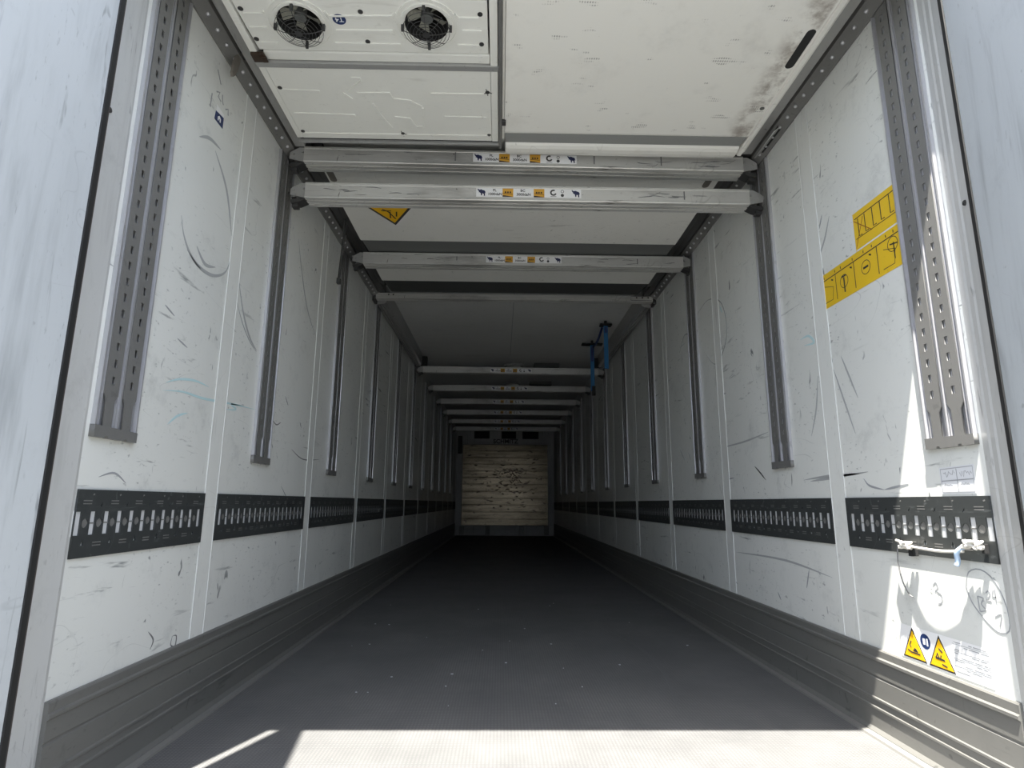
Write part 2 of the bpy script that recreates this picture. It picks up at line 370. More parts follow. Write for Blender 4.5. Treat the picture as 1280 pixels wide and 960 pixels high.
# ------------------------------------------------------------------ roof rails
for sx, nm in ((-1, 'left'), (1, 'right')):
    t = thing('roof_rail', 'dark galvanised dimpled rail in the near upper %s corner under the roof' % nm, 'rail', (0, 0, 0))
    X = lambda v: sx * v
    fl_ = [(X(1.229), 2.525), (X(1.220), 2.522), (X(1.182), 2.556), (X(1.182), 2.585), (X(1.229), 2.585)]
    obj('flange', prism(bmesh.new(), fl_, 'y', Y0 - .05, 4.90), M['galv'], t)
    bm = bmesh.new(); bmesh.ops.create_uvsphere(bm, u_segments=8, v_segments=6, radius=.0085)
    d0 = obj('dimple', bm, M['galv_bright'], t, smooth=True); d0.location = (X(1.199), 1.66, 2.539)
    for q in range(1, 43):
        d1 = d0.copy(); C.objects.link(d1); d1.parent = t; d1.location = (X(1.199), 1.66 + .075 * q, 2.539)
    gp = [(X(1.170), 2.56), (X(1.122), 2.56), (X(1.118), 2.568), (X(1.118), 2.649), (X(1.126), 2.649), (X(1.126), 2.576), (X(1.162), 2.576), (X(1.162), 2.649), (X(1.170), 2.649)]
    obj('runner', prism(bmesh.new(), gp, 'y', Y0 - .05, 2.74), M['alu_rail'], t)
    obj('runner', prism(bmesh.new(), gp, 'y', 2.742, 4.90), M['dark_steel'], t)
    obj('runner', prism(bmesh.new(), [(X(1.116), 2.545), (X(1.064), 2.52), (X(1.064), 2.64), (X(1.116), 2.64)], 'y', 2.83, 4.60), M['dark_steel'], t)
    obj('hanger', B(*sorted((X(1.229), X(1.162))), Y0 - .05, 4.90, 2.586, 2.649), M['dark_steel'], t)
    # far aluminium rail
    t = thing('roof_rail', 'smooth aluminium rail along the %s roof edge deeper in, behind the thin crossbar' % nm, 'rail', (0, 0, 0))
    P = [(X(1.229), 2.525), (X(1.20), 2.49), (X(1.185), 2.485), (X(1.183), 2.492), (X(1.165), 2.488), (X(1.162), 2.495), (X(1.145), 2.492), (X(1.125), 2.51), (X(1.125), 2.649), (X(1.229), 2.649)]
    obj('profile', prism(bmesh.new(), P, 'y', 4.98, 7.36), M['alu_rail'], t)
    obj('end_block', B(*sorted((X(1.225), X(1.06))), 7.37, 7.42, 2.50, 2.62, bev=.006), M['black'], t)

# bracket plate in the rail, right
t = thing('rail_bracket', 'small grey bracket with two holes where the right rail meets the second post', 'bracket', (1.185, 2.585, 2.53))
me = holed('plate', [(-.03, -.11), (.03, -.11), (.03, .11), (-.03, .11)], [circ(0, -.05, .013, 12), circ(0, .045, .013, 12)], .004, basis((.0, 0, 0), (.74, 0, .67), (0, -1, 0)))
link('plate', me, M['alu_rail'], t)
obj('backing', B(.006, .03, -.1, .1, .004, .03), M['black'], t)

# ------------------------------------------------------------------ vertical tracks
ZT = .955
def make_track(name, ztop, label):
    t = thing(name, label, 'track', (0, 0, 0), 0, 'slotted wall tracks for the crossbeams')
    H = ztop - ZT
    # local: x = out of the wall, y = along the wall, z up from the track's bottom
    prof = [(0, -.095), (.013, -.095), (.013, -.089), (.003, -.087), (.003, -.079), (.0095, -.077), (.0095, -.0745), (.002, -.0745), (.002, -.012), (.0095, -.010), (.0095, -.007),
            (.003, -.0055), (.003, -.003), (.012, -.002), (.012, .002), (.003, .003), (.003, .0055), (.0095, .007), (.0095, .010), (.002, .012), (.002, .0745), (.0095, .0745), (.0095, .077), (.003, .079), (.003, .087), (.013, .089), (.013, .095), (0, .095)]
    obj('channel', prism(bmesh.new(), prof, 'z', 0.004, H), M['galv_bright'], t)
    for c_ in (-.043, .043):
        holes = []; z = .165
        while z < H - .02:
            holes.append([(c_ - .0065, z - .012), (c_ + .0065, z - .012), (c_ + .0065, z + .012), (c_ - .0065, z + .012)]); z += .05
        out = [(c_ - .0305, .125), (c_ - .019, .108), (c_ - .019, .028), (c_ + .019, .028), (c_ + .019, .108), (c_ + .0305, .125), (c_ + .0305, H), (c_ - .0305, H)]
        me = holed('perforated_strip', out, holes, .0035, basis((.0085, 0, 0), (0, 1, 0), (0, 0, 1)))
        link('perforated_strip', me, M['galv'], t)
        # pressed tongue behind every hole
        obj('tongue_strip', B(.003, .0070, c_ - .006, c_ - .0015, .14, H - .01), M['galv_bright'], t)
    cap = [(-.0965, 0), (-.05, 0), (-.05, .006), (-.037, .006), (-.037, 0), (.037, 0), (.037, .006), (.05, .006), (.05, 0), (.0965, 0), (.0965, .030), (-.0965, .034)]
    me = holed('end_cap', cap, [], .015, basis((0, 0, 0), (0, 1, 0), (0, 0, 1)))
    link('end_cap', me, M['galv'], t)
    return t
tr0 = make_track('wall_track', 2.515, '')
def track_label(side, k):
    if k == 0: return 'wide double slotted track on the %s wall nearest the opening' % side
    return 'slotted steel track on the %s wall, %s counting inwards from the opening' % (side, ORD[k])
tracks = [1.724] + [2.788 + S * k for k in range(10)]
for sx, nm in ((-1, 'left'), (1, 'right')):
    for k, y in enumerate(tracks):
        lb = track_label(nm, k); loc = (sx * (W - .0005), y, ZT); rz = 0 if sx < 0 else PI
        if k == 0 and sx < 0:
            tr0.location = loc; tr0['label'] = lb
        else: dup(tr0, loc, rz, lb)

# ------------------------------------------------------------------ lashing plates
def make_lash(length, label, first, n, flip):
    t = thing('lashing_plate', label, 'lashing plate', (0, 0, 0), 0, 'dark lashing plates along the walls')
    off = first; holes = []; discs = []; hh = .090
    if flip: off = length - first - (n - 1) * .058
    for i in range(n):
        u = off + i * .058
        holes.append([(u - .0105, hh - .031), (u + .0105, hh - .031), (u + .0105, hh + .031), (u - .0105, hh + .031)])
        if i < n - 1: discs.append(u + .029)
    hs = holes + [circ(u, hh, .0125, 12) for u in discs]
    for i, u in enumerate(discs):
        if i % 2 == 0: hs.append([(u - .007, hh - .058), (u + .007, hh - .058), (u, hh - .040)])
    for i, u in enumerate(discs):
        if i % 2: hs.append([(u - .006, hh + .045), (u + .002, hh + .044), (u + .006, hh + .058)])
    me = holed('slotted_sheet', [(0, 0), (length, 0), (length, .18), (0, .18)], hs, .0045, basis((.002, 0, 0), (0, 1, 0), (0, 0, 1)))
    link('slotted_sheet', me, M['plate'], t)
    # one dished strip behind the round holes, one bright strip behind the slots
    top = []; 
    for u in discs: top += [(u + .0115 * math.cos(a_), hh + .0115 * math.sin(a_)) for a_ in [PI - .15 - (PI - .3) * q / 8 for q in range(9)]]
    me = holed('dished_strip', top + [(p[0], 2 * hh - p[1]) for p in reversed(top)], [], .0012, basis((.0033, 0, 0), (0, 1, 0), (0, 0, 1)))
    link('dished_strip', me, M['galv'], t)
    obj('backing_strip', B(.0002, .0031, off - .0112, off + (n - 1) * .058 + .0112, hh - .034, hh + .034), M['slot'], t)
    bm = bmesh.new(); TB = basis((.0065, 0, 0), (0, 1, 0), (0, 0, 1))
    for i, u in enumerate(discs):
        vv = hh + (.056 if i % 2 == 0 else -.056)
        for q in (-.004, .004): stroke(bm, TB, [(u - .017, vv + q), (u + .017, vv + q)], .003, 0, .0004)
    for i in range(n): 
        if i % 2: stroke(bm, TB, [(holes[i][0][0], hh + .076), (holes[i][0][0] + .006, hh + .078)], .004, 0, .0004)
    obj('stamping', bm, M['galv'], t)
    return t
spans = [(Y0 + .002, J0 - HW - .003)]
for k in range(10): spans.append((J0 + S * k + HW + .003, J0 + S * (k + 1) - HW - .003))
spans.append((J0 + S * 10 + HW + .003, YE - .01))
proto = {}
for sx, nm in ((-1, 'left'), (1, 'right')):
    for k, (a, b) in enumerate(spans):
        if b - a < .1: continue
        if k == 0: lb = 'dark slotted lashing plate on the %s wall right beside the opening' % nm
        else: lb = 'dark slotted lashing plate on the %s wall, %s counting inwards from the opening' % (nm, ORD[k])
        if nm == 'right' and k == 0: lb = 'dark slotted lashing plate on the right wall with a rope tied across it'
        L = b - a
        kind = ('near' if k == 0 else ('full' if k <= 10 else 'last'), sx)
        loc = (sx * W, a if sx < 0 else b, .633); rz = 0 if sx < 0 else PI
        if kind not in proto:
            first, n = {'near': (.0115, 12), 'full': (.030, 18), 'last': (.030, int((L - .03) / .058))}[kind[0]]
            proto[kind] = make_lash(L, lb, first, n, sx > 0)
            proto[kind].location = loc; proto[kind].rotation_euler = (0, 0, rz)
        else: dup(proto[kind], loc, rz, lb)

# ------------------------------------------------------------------ crossbeams
ELE = [(-.5, .42), (-.44, .50), (-.30, .36), (-.20, .34), (-.05, .40), (.15, .30), (.34, .26), (.44, .12), (.50, -.10), (.47, -.14), (.44, -.02), (.40, -.12), (.42, -.45), (.28, -.45), (.26, -.20), (.12, -.12), (.08, -.20), (.06, -.40), (-.06, -.40), (-.10, -.12), (-.20, -.02), (-.30, .02), (-.36, -.04), (-.30, .10), (-.42, .24)]
def make_sticker(parent, faded=False):
    """local to the beam: the sticker lies on the face looking at -y"""
    bs = basis((0, -.0004, .0), (1, 0, 0), (0, 0, 1)); 
    st = obj('sticker', poly(bmesh.new(), bs, [(-.265, .018), (.265, .018), (.265, .066), (-.265, .066)], 0, .0008), M['white'], parent)
    b2 = basis((0, -.0013, .0), (1, 0, 0), (0, 0, 1))
    bm = bmesh.new()
    for cx in (-.238, .238): poly(bm, b2, [(cx + p[0] * .042, .042 + p[1] * .042) for p in ELE], 0, .0004)
    obj('elephant_emblem', bm, M['navy'], st)
    bm = bmesh.new()
    for cx in (-.105, .052): poly(bm, b2, [(cx - .027, .019), (cx + .027, .019), (cx + .027, .065), (cx - .027, .065)], 0, .0004)
    obj('yellow_pictogram', bm, M['orange'], st)
    b3 = basis((0, -.0018, .0), (1, 0, 0), (0, 0, 1)); bm = bmesh.new()
    for cx in (-.105, .052):
        for q in (-1, 0, 1): poly(bm, b3, [(cx + q * .012 - .0045, .040), (cx + q * .012 + .0045, .040), (cx + q * .012 + .0035, .049), (cx + q * .012 - .0035, .049)], 0, .0003)
        stroke(bm, b3, [(cx - .025, .038), (cx + .025, .034)], .002)
        poly(bm, b3, [(cx - .027, .019), (cx + .027, .019), (cx + .005, .024), (cx - .027, .028)], 0, .0003)
    obj('pictogram_detail', bm, M['rust'], st)
    bm = bmesh.new()
    ring = [(.125 + .013 * math.cos(a), .046 + .013 * math.sin(a)) for a in [math.radians(d) for d in range(60, 350, 20)]]
    stroke(bm, b2, ring, .008, 0, .0004)
    poly(bm, b2, circ(.170, .032, .0085), 0, .0004)
    stroke(bm, b2, [(.170 + .007 * math.cos(a), .053 + .007 * math.sin(a)) for a in [math.radians(d) for d in range(0, 361, 30)]], .0025, 0, .0004)
    stroke(bm, b2, [(.11, .025), (.14, .025)], .002, 0, .0004)
    obj('round_mark', bm, M['dark_steel'], st)
    for tx, cx, cz, sz in (('PL', -.172, .054, .019), ('1000daN', -.170, .033, .0195), ('BC', -.030, .054, .019), ('3000daN', -.026, .033, .0195)):
        me = text_mesh(tx, sz, bold=.0004); me.transform(basis((cx, -.0016, cz), (1, 0, 0), (0, 0, 1)))
        link('lettering', me, M['ink'] if not faded else M['pen'], st)
    return st
def make_beam(label, sticker=True, dirt=0):
    t = thing('crossbeam', label, 'crossbeam', (0, 0, 0), 0, 'aluminium crossbeams hung between the wall tracks')
    # profile in (y,z): box section with shallow grooves
    D = .10; H = .085
    P = [(.003, 0), (0, .003), (0, .010), (.0015, .012), (.0015, .070), (0, .072), (0, .082), (.003, H), (D - .003, H), (D, H - .003), (D, .003), (D - .003, 0), (.072, 0), (.072, .003), (.062, .003), (.062, 0), (.038, 0), (.038, .003), (.028, .003), (.028, 0)]
    obj('box_profile', prism(bmesh.new(), P, 'x', -1.125, 1.125), M['alu'], t)
    for sx in (-1, 1):
        bm = bmesh.new()
        P = [(sx * 1.118, .003), (sx * 1.118, .082), (sx * 1.150, .084), (sx * 1.188, .062), (sx * 1.200, .052), (sx * 1.200, .020), (sx * 1.150, .010)]
        prism(bm, P, 'y', .010, .016); prism(bm, P, 'y', .080, .086)
        prism(bm, [(sx * 1.122, .02), (sx * 1.122, .07), (sx * 1.17, .06), (sx * 1.17, .03)], 'y', .016, .08)
        cyl(bm, (sx * 1.135, .006, .055), 'y', .006, .01, 10); cyl(bm, (sx * 1.180, .008, .045), 'y', .005, .01, 10)
        f = obj('end_fitting', bm, M['alu_rail'], t)
        bm = bmesh.new()
        P = [(sx * 1.120, .004), (sx * 1.160, -.016), (sx * 1.195, -.022), (sx * 1.203, -.004), (sx * 1.150, .008)]
        prism(bm, P, 'y', .018, .078)
        box(bm, *sorted((sx * 1.165, sx * 1.195)), .03, .066, -.036, -.016, bev=.003)
        cyl(bm, (sx * 1.203, .025, .035), 'x', .006, .022, 8); cyl(bm, (sx * 1.203, .073, .035), 'x', .006, .022, 8)
        obj('release_lever', bm, M['dark_steel'], f)
    if sticker: make_sticker(t, dirt)
    return t
bA = make_beam('worn aluminium crossbeam with sticker nearest the opening, topmost of the front pair')
bA.location = (.0, 2.74, 2.470); bA.rotation_euler = (0, math.radians(.4), 0)
GB = 'aluminium crossbeams hung between the wall tracks'
bB = dup(bA, (.02, 2.74, 2.278), 0, 'cleaner aluminium crossbeam with sticker, lower of the front pair')
bC = dup(bA, (.04, 3.90, 2.418), 0, 'aluminium crossbeam with sticker between the front pair and the thin crossbar')
far = ['scuffed crossbeam just behind the blue hanging straps and end of the smooth rails', 'second dim crossbeam behind the thin crossbar, below the first',
       'third dim crossbeam behind the thin crossbar', 'fourth dim crossbeam behind the thin crossbar', 'fifth crossbeam behind the thin crossbar, second from the front wall',
       'deepest dim crossbeam, just above the front wall fittings']
for k in range(6):
    o = dup(bA, (.01, 7.41 + S * k, (2.410, 2.402, 2.402, 2.398, 2.388, 2.380)[k]), 0, far[k])
    if k == 0: o.rotation_euler = (0, math.radians(.25), 0)
    else: o.rotation_euler = (0, 0, 0)
# dark pencil ticks and grime on the near two beams
for b_, mk in ((bA, [(.355, .02, .355, .065), (-.355, .02, -.355, .07), (.70, .02, .70, .07)]), (bB, [(.79, .02, .79, .065)]), (bC, [(-.47, .03, -.47, .06), (.80, .02, .80, .06)])):
    bm = bmesh.new(); bs = basis((0, -.0002, 0), (1, 0, 0), (0, 0, 1))
    for a in mk: stroke(bm, bs, [(a[0], a[1]), (a[2], a[3])], .006, 0, .0012)
    rr = random.Random(len(mk) + 5)
    for i in range(14):
        x = rr.uniform(.5, 1.05) * rr.choice((-1, 1)); z = rr.uniform(.015, .07)
        stroke(bm, bs, smooth_line([(x, z), (x + rr.uniform(.01, .05), z + rr.uniform(-.006, .006)), (x + rr.uniform(.05, .09), z + rr.uniform(-.01, .01))], 3), rr.uniform(.002, .005), 0, .0006 + .0015 * 0, True)
    obj('scuff_mark', bm, M['scuffd'], b_)

# thin crossbar between the far rails
t = thing('crossbar', 'thin flat aluminium crossbar without sticker joining the two smooth rails', 'crossbar', (0, 4.88, 2.508))
P = [(0, .0), (0, .018), (.004, .020), (.004, .024), (0, .026), (0, .050), (.06, .050), (.06, .0), (.04, 0), (.04, .003), (.03, .003), (.03, 0)]
obj('box_profile', prism(bmesh.new(), P, 'x', -1.20, 1.20), M['alu'], t)
bm = bmesh.new()
for sx in (-1, 1): box(bm, *sorted((sx * 1.205, sx * 1.228)), -.01, .10, -.02, .05, bev=.004)
obj('end_plate', bm, M['dark_steel'], t)
bm = bmesh.new(); bs = basis((0, -.0002, 0), (1, 0, 0), (0, 0, 1))
for x in (-1.09, -1.05, 1.06, 1.11, 1.16): poly(bm, bs, circ(x, .036, .007, 8), 0, .001)
for x0, x1 in ((1.01, 1.19),):
    stroke(bm, bs, [(x0, .012), (x0, .046), (x1, .046), (x1, .012), (x0, .012)], .003, 0, .001)
obj('bolt_hole', bm, M['black'], t)

# ------------------------------------------------------------------ hoisted partition: cooling unit leaf (left)
t = thing('cooling_unit', 'white cooling unit with two round fans hanging under the roof at top left', 'cooling unit', (-.61, 2.05, 2.50))
def ob(nm, bm, mat, par=t, smooth=False): return obj(nm, bm, mat, par, smooth, world=True)
bm = bmesh.new()
box(bm, -1.10, -1.073, 1.50, 2.575, 2.50, 2.62, bev=.004); box(bm, -.165, -.135, 1.50, 2.575, 2.497, 2.62, bev=.004)
box(bm, -1.072, -.166, 2.545, 2.575, 2.499, 2.62, bev=.004); box(bm, -1.05, -.166, 2.022, 2.068, 2.503, 2.62, bev=.006)
box(bm, -1.072, -.166, 1.50, 1.765, 2.512, 2.62, bev=.004)
ob('frame', bm, M['cover'])
ob('steel_rail', box(bmesh.new(), -1.10, -.125, 2.070, 2.098, 2.492, 2.53, bev=.003), M['alu_rail'])
ob('steel_rail', box(bmesh.new(), -1.10, -.125, 2.590, 2.606, 2.492, 2.62, bev=.003), M['alu_rail'])
ob('steel_rail', box(bmesh.new(), -.132, -.118, 1.50, 2.62, 2.488, 2.62, bev=.003), M['galv'])
ob('gap_seal', B(-1.09, -.136, 2.576, 2.589, 2.505, 2.62), M['black'])
# fan panel with two real openings
fans = [(-.862, 1.886), (-.396, 1.880)]; R1 = .080
dn = lambda z: basis((0, 0, z), (1, 0, 0), (0, 1, 0)) @ Matrix.Scale(1, 4)
me = holed('fan_panel', [(-1.070, 1.768), (-.172, 1.768), (-.172, 2.018), (-1.062, 2.018)], [circ(x, y, R1, 32) for x, y in fans], .006, Matrix.Translation((0, 0, 2.508) - Vector(t.location) if False else Vector((0, 0, 2.508)) - Vector(t.location)))
fp = link('fan_panel', me, M['cover'], t)
UB = basis((0, 0, 2.508), (1, 0, 0), (0, -1, 0))      # draws on a surface seen from below: v = -y
def ub(pts): return [(p[0], -p[1]) for p in pts]
bm = bmesh.new()
for x, y in fans:
    stroke(bm, UB, [(x + .112 * math.cos(a), -y + .112 * math.sin(a)) for a in [2 * PI * k / 32 for k in range(33)]], .006, -.001, .0035)
    stroke(bm, UB, [(x + .091 * math.cos(a), -y + .091 * math.sin(a)) for a in [2 * PI * k / 32 for k in range(33)]], .010, -.001, .005)
for s1 in ([(-.755, 1.828), (-.745, 1.848), (-.517, 1.843), (-.501, 1.828)], [(-.291, 1.826), (-.279, 1.845), (-.203, 1.845)], [(-1.05, 1.845), (-.975, 1.843), (-.975, 1.832)]):
    stroke(bm, UB, ub(s1), .006, -.001, .004)
for a, b in (((-.736, 1.917), (-.527, 1.915)), ((-.757, 1.981), (-.508, 1.981)), ((-.266, 1.908), (-.195, 1.908)), ((-.288, 1.978), (-.205, 1.980)), ((-1.055, 1.911), (-.991, 1.912)), ((-1.05, 1.984), (-.977, 1.985))):
    stroke(bm, UB, ub([a, b]), .013, -.001, .004)
ob('pressed_rib', bm, M['cover'], fp)
for x, y in fans:
    # duct, hub, blades and domed wire guard
    bm = bmesh.new(); n = 32
    for (ra, za), (rb, zb) in zip([(R1, 2.506), (R1 * .97, 2.512), (R1 * .97, 2.60)], [(R1 * .97, 2.512), (R1 * .97, 2.60), (.001, 2.60)]):
        A = [bm.verts.new((x + ra * math.cos(2 * PI * k / n), y + ra * math.sin(2 * PI * k / n), za)) for k in range(n)]
        D = [bm.verts.new((x + rb * math.cos(2 * PI * k / n), y + rb * math.sin(2 * PI * k / n), zb)) for k in range(n)]
        for k in range(n): bm.faces.new((A[k], A[(k + 1) % n], D[(k + 1) % n], D[k]))
    fan = ob('fan', bm, M['black'])
    bm = bmesh.new()
    cyl(bm, (x, y, 2.555), 'z', .022, .05, 20)
    ob('hub', bm, M['seal'], fan)
    for k in range(5):
        bm = bmesh.new()
        a0 = 2 * PI * k / 5 + .4
        pts = []
        for rr_, da in ((.022, 0), (.05, -.12), (.077, -.10), (.077, .45), (.05, .50), (.022, .55)):
            pts.append((x + rr_ * math.cos(a0 + da), y + rr_ * math.sin(a0 + da), 2.545 + da * .03))
        A = [bm.verts.new(p) for p in pts]; D = [bm.verts.new((p[0], p[1], p[2] + .002)) for p in pts]
        for i in range(6): bm.faces.new((A[i], A[(i + 1) % 6], D[(i + 1) % 6], D[i]))
        bm.faces.new(A[::-1]); bm.faces.new(D)
        ob('fan_blade', bm, M['blade'], fan)
    bm = bmesh.new()
    for rr_ in (.024, .036, .048, .060, .072, .085):
        z = 2.462 + .022 * (rr_ / .091) ** 3
        tube(bm, [(x + rr_ * math.cos(2 * PI * k / 28), y + rr_ * math.sin(2 * PI * k / 28), z) for k in range(29)], .0010, 5)
    for k in range(8):
        a = PI / 4 * k
        tube(bm, [(x + rr_ * math.cos(a), y + rr_ * math.sin(a), 2.463 + .022 * (rr_ / .091) ** 3) for rr_ in (.012, .04, .06, .08, .087)], .0013, 5)
    cyl(bm, (x, y, 2.462), 'z', .013, .003, 14)
    for k in range(4):
        a = PI / 2 * k; box(bm, x + .088 * math.cos(a) - .005, x + .088 * math.cos(a) + .005, y + .088 * math.sin(a) - .005, y + .088 * math.sin(a) + .005, 2.480, 2.508)
    ob('wire_guard', bm, M['dark_steel'], fan)
# lower cover with ribs and the pressed bull outline
cv = ob('cover_panel', box(bmesh.new(), -1.072, -.166, 2.099, 2.544, 2.498, 2.52, bev=.003), M['cover'])
UB = basis((0, 0, 2.498), (1, 0, 0), (0, -1, 0)); bm = bmesh.new()
for s1 in ([(-.738, 2.155), (-.704, 2.154), (-.702, 2.172), (-.757, 2.218), (-.771, 2.247)], [(-.799, 2.248), (-.767, 2.285)], [(-.738, 2.246), (-.597, 2.242), (-.594, 2.275)],
           [(-.588, 2.28), (-.518, 2.288), (-.474, 2.326)], [(-.469, 2.336), (-.482, 2.464)], [(-.685, 2.312), (-.667, 2.383), (-.63, 2.48)], [(-.603, 2.402), (-.536, 2.411), (-.517, 2.471), (-.482, 2.47)]):
    stroke(bm, UB, ub(s1), .009, -.001, .004)
ob('bull_outline', bm, M['cover'], cv)
bm = bmesh.new()
for a, b in (((-.421, 2.242), (-.191, 2.240)), ((-.378, 2.394), (-.188, 2.396)), ((-1.051, 2.389), (-.780, 2.395)), ((-1.052, 2.235), (-.894, 2.239)), ((-1.06, 2.536), (-.17, 2.533))):
    stroke(bm, UB, ub([a, b]), .011, -.001, .0035)
ob('pressed_rib', bm, M['cover'], cv)
for x, y in [(-.627, 1.827), (-.631, 1.967), (-.198, 1.827), (-.197, 1.969), (-.586, 2.525), (-.18, 2.227), (-.179, 2.526), (-1.052, 1.824), (-1.052, 1.965), (-1.056, 2.222), (-1.056, 2.520)]:
    z = 2.507 if y < 2.0 else 2.4975; bm = bmesh.new()
    cyl(bm, (x, y, z), 'z', .0095, .003, 12); cyl(bm, (x, y, z - .002), 'z', .005, .003, 6)
    if (x, y) in ((-.18, 2.227), (-.586, 2.525)):
        for a in (.3, 1.5, 2.6, 4.4): tube(bm, [(x, y, z), (x + .02 * math.cos(a), y + .02 * math.sin(a), z - .001)], .0018, 5)
    ob('screw', bm, M['dark_steel'], fp if y < 2 else cv)
bd = ob('round_badge', poly(bmesh.new(), basis((0, 0, 2.508), (1, 0, 0), (0, -1, 0)), circ(-.712, -1.864, .024, 24), 0, .001), M['badge'])
me = text_mesh('T4', .028, bold=.0002); me.transform(basis(Vector((-.712, 1.864, 2.5066)) - Vector(t.location), (-1, 0, 0), (0, 1, 0)))
link('lettering', me, M['white'], bd)
bm = bmesh.new(); box(bm, -1.098, -1.048, 2.022, 2.066, 2.488, 2.502, bev=.004); box(bm, -1.06, -1.04, 2.03, 2.06, 2.482, 2.49, bev=.003)
ob('corner_latch', bm, M['rust'])

# right partition leaf
t = thing('partition_leaf', 'plain cream partition leaf folded up under the roof right of the fans', 'partition', (.48, 2.0, 2.50))
P = [(1.50, 2.50), (2.500, 2.50), (2.515, 2.504), (2.515, 2.60), (1.50, 2.60)]
me_bm = prism(bmesh.new(), P, 'x', -.105, 1.055)
lf = obj('panel', me_bm, M['leaf_dirty'], t, world=True)
ob2 = lambda nm, bm, mat, par=t, sm=False: obj(nm, bm, mat, par, sm, world=True)
ob2('side_edge', prism(bmesh.new(), [(1.057, 2.504), (1.062, 2.497), (1.078, 2.497), (1.085, 2.512), (1.100, 2.520), (1.104, 2.60), (1.057, 2.60)], 'y', 1.50, 2.66), M['leaf'])
ob2('side_edge', prism(bmesh.new(), [(-.107, 2.503), (-.107, 2.56), (-.116, 2.56), (-.116, 2.503)], 'y', 1.50, 2.56), M['leaf'])
ob2('groove', prism(bmesh.new(), [(2.516, 2.503), (2.60, 2.512), (2.60, 2.60), (2.516, 2.60)], 'x', -.10, 1.05), flat('mid_grey_strip', (.27, .275, .265), .7))  # mid-grey strip between the leaf end and its lip
P = [(2.602, 2.60), (2.602, 2.515), (2.61, 2.503), (2.63, 2.497), (2.66, 2.498), (2.69, 2.506), (2.70, 2.53), (2.70, 2.60)]
ob2('end_lip', prism(bmesh.new(), P, 'x', -.10, 1.05), M['leaf'])
UB = basis((0, 0, 2.50), (1, 0, 0), (0, -1, 0))
ob2('hand_slot', poly(bmesh.new(), UB, capsule(1.026, -1.955, .034, .20), 0, .0015), M['black'])
bm = bmesh.new(); cyl(bm, (1.030, 2.30, 2.4995), 'z', .010, .004, 14); cyl(bm, (.99, 1.87, 2.4985), 'z', .001, .001, 6)
ob2('screw', bm, M['seal'])
bm = bmesh.new(); box(bm, -.118, -.100, 2.41, 2.44, 2.488, 2.503, bev=.002)
ob2('catch', bm, M['dark_steel'])

# second partition pair behind the front beams
t = thing('partition_leaf', 'white partition panel folded up behind the front beams with yellow warning sign', 'partition', (0, 3.2, 2.52))
pn = ob2('panel', box(bmesh.new(), -1.06, 1.055, 2.82, 3.71, 2.50, 2.60, bev=.004), M['leaf'], t)
ob2('end_strip', prism(bmesh.new(), [(3.712, 2.503), (3.975, 2.515), (3.975, 2.60), (3.712, 2.60)], 'x', -1.05, 1.05), M['band'], t)  # grey strip sloping up behind the panel
UB = basis((0, 0, 2.50), (1, 0, 0), (0, -1, 0))
ob2('hand_slot', poly(bmesh.new(), UB, capsule(1.0, -2.905, .036, .13), 0, .002), M['lever'], t)
ob2('hand_slot', poly(bmesh.new(), UB, capsule(-1.03, -2.905, .036, .13), 0, .002), M['lever'], t)
tri = lambda k: [(-.785 - .150 * k, -(3.30 - .087 * k * 1.0)), (-.785 + .150 * k, -(3.30 - .087 * k)), (-.785, -(3.30 + .173 * k))]
sg = ob2('warning_sign', poly(bmesh.new(), UB, tri(1.03), 0, .001), M['ink'], t)
UB2 = basis((0, 0, 2.499), (1, 0, 0), (0, -1, 0))
ob2('yellow_field', poly(bmesh.new(), UB2, tri(.84), 0, .001), M['sign_yellow'], sg)
UB3 = basis((0, 0, 2.498), (1, 0, 0), (0, -1, 0)); bm = bmesh.new()
for s1 in ([(-.83, 3.27), (-.79, 3.31), (-.80, 3.38)], [(-.84, 3.29), (-.78, 3.29)], [(-.80, 3.30), (-.77, 3.39)], [(-.75, 3.30), (-.76, 3.36)]):
    stroke(bm, UB3, ub(s1), .008, 0, .0008)
ob2('pictogram', bm, M['ink'], sg)
t = thing('partition_leaf', 'narrow pale partition panel under the roof just before the thin crossbar', 'partition', (0, 4.2, 2.52))
ob2('panel', box(bmesh.new(), -1.06, 1.055, 3.98, 4.44, 2.50, 2.60, bev=.004), M['leaf'], t)
ob2('end_strip', prism(bmesh.new(), [(4.442, 2.503), (4.80, 2.542), (4.80, 2.60), (4.442, 2.60)], 'x', -1.05, 1.05), M['band2'], t)  # darker strip sloping up towards the crossbar

# strap lever hanging at the left rail, dark bar by the third track
t = thing('hanging_strap', 'short brown-grey strap end hanging from the left roof rail beside the fan unit', 'strap', (-1.185, 2.11, 2.53))
bm = bmesh.new(); bs = basis((-1.196, 0, 0), (0, 1, 0), (0, 0, 1))
poly(bm, bs, [(2.136, 2.575), (2.118, 2.50), (2.10, 2.455), (2.085, 2.437), (2.078, 2.45), (2.085, 2.50), (2.105, 2.56), (2.12, 2.585)], 0, .012)
obj('strap_end', bm, M['lever'], t, world=True)
obj('clip', box(bmesh.new(), -1.20, -1.165, 2.11, 2.15, 2.565, 2.59, bev=.003), M['dark_steel'], t, world=True)
t = thing('tie_bar', 'thin dark bar hanging beside the left end of the third crossbeam', 'bar', (-1.11, 3.50, 2.2))
bm = bmesh.new(); tube(bm, [(-1.105, 3.50, 2.60), (-1.107, 3.49, 2.45), (-1.117, 3.47, 2.13)], .009, 8)
obj('bar', bm, M['dark_steel'], t, world=True)
obj('foot', box(bmesh.new(), -1.128, -1.106, 3.455, 3.485, 2.10, 2.135, bev=.004), M['dark_steel'], t, world=True)
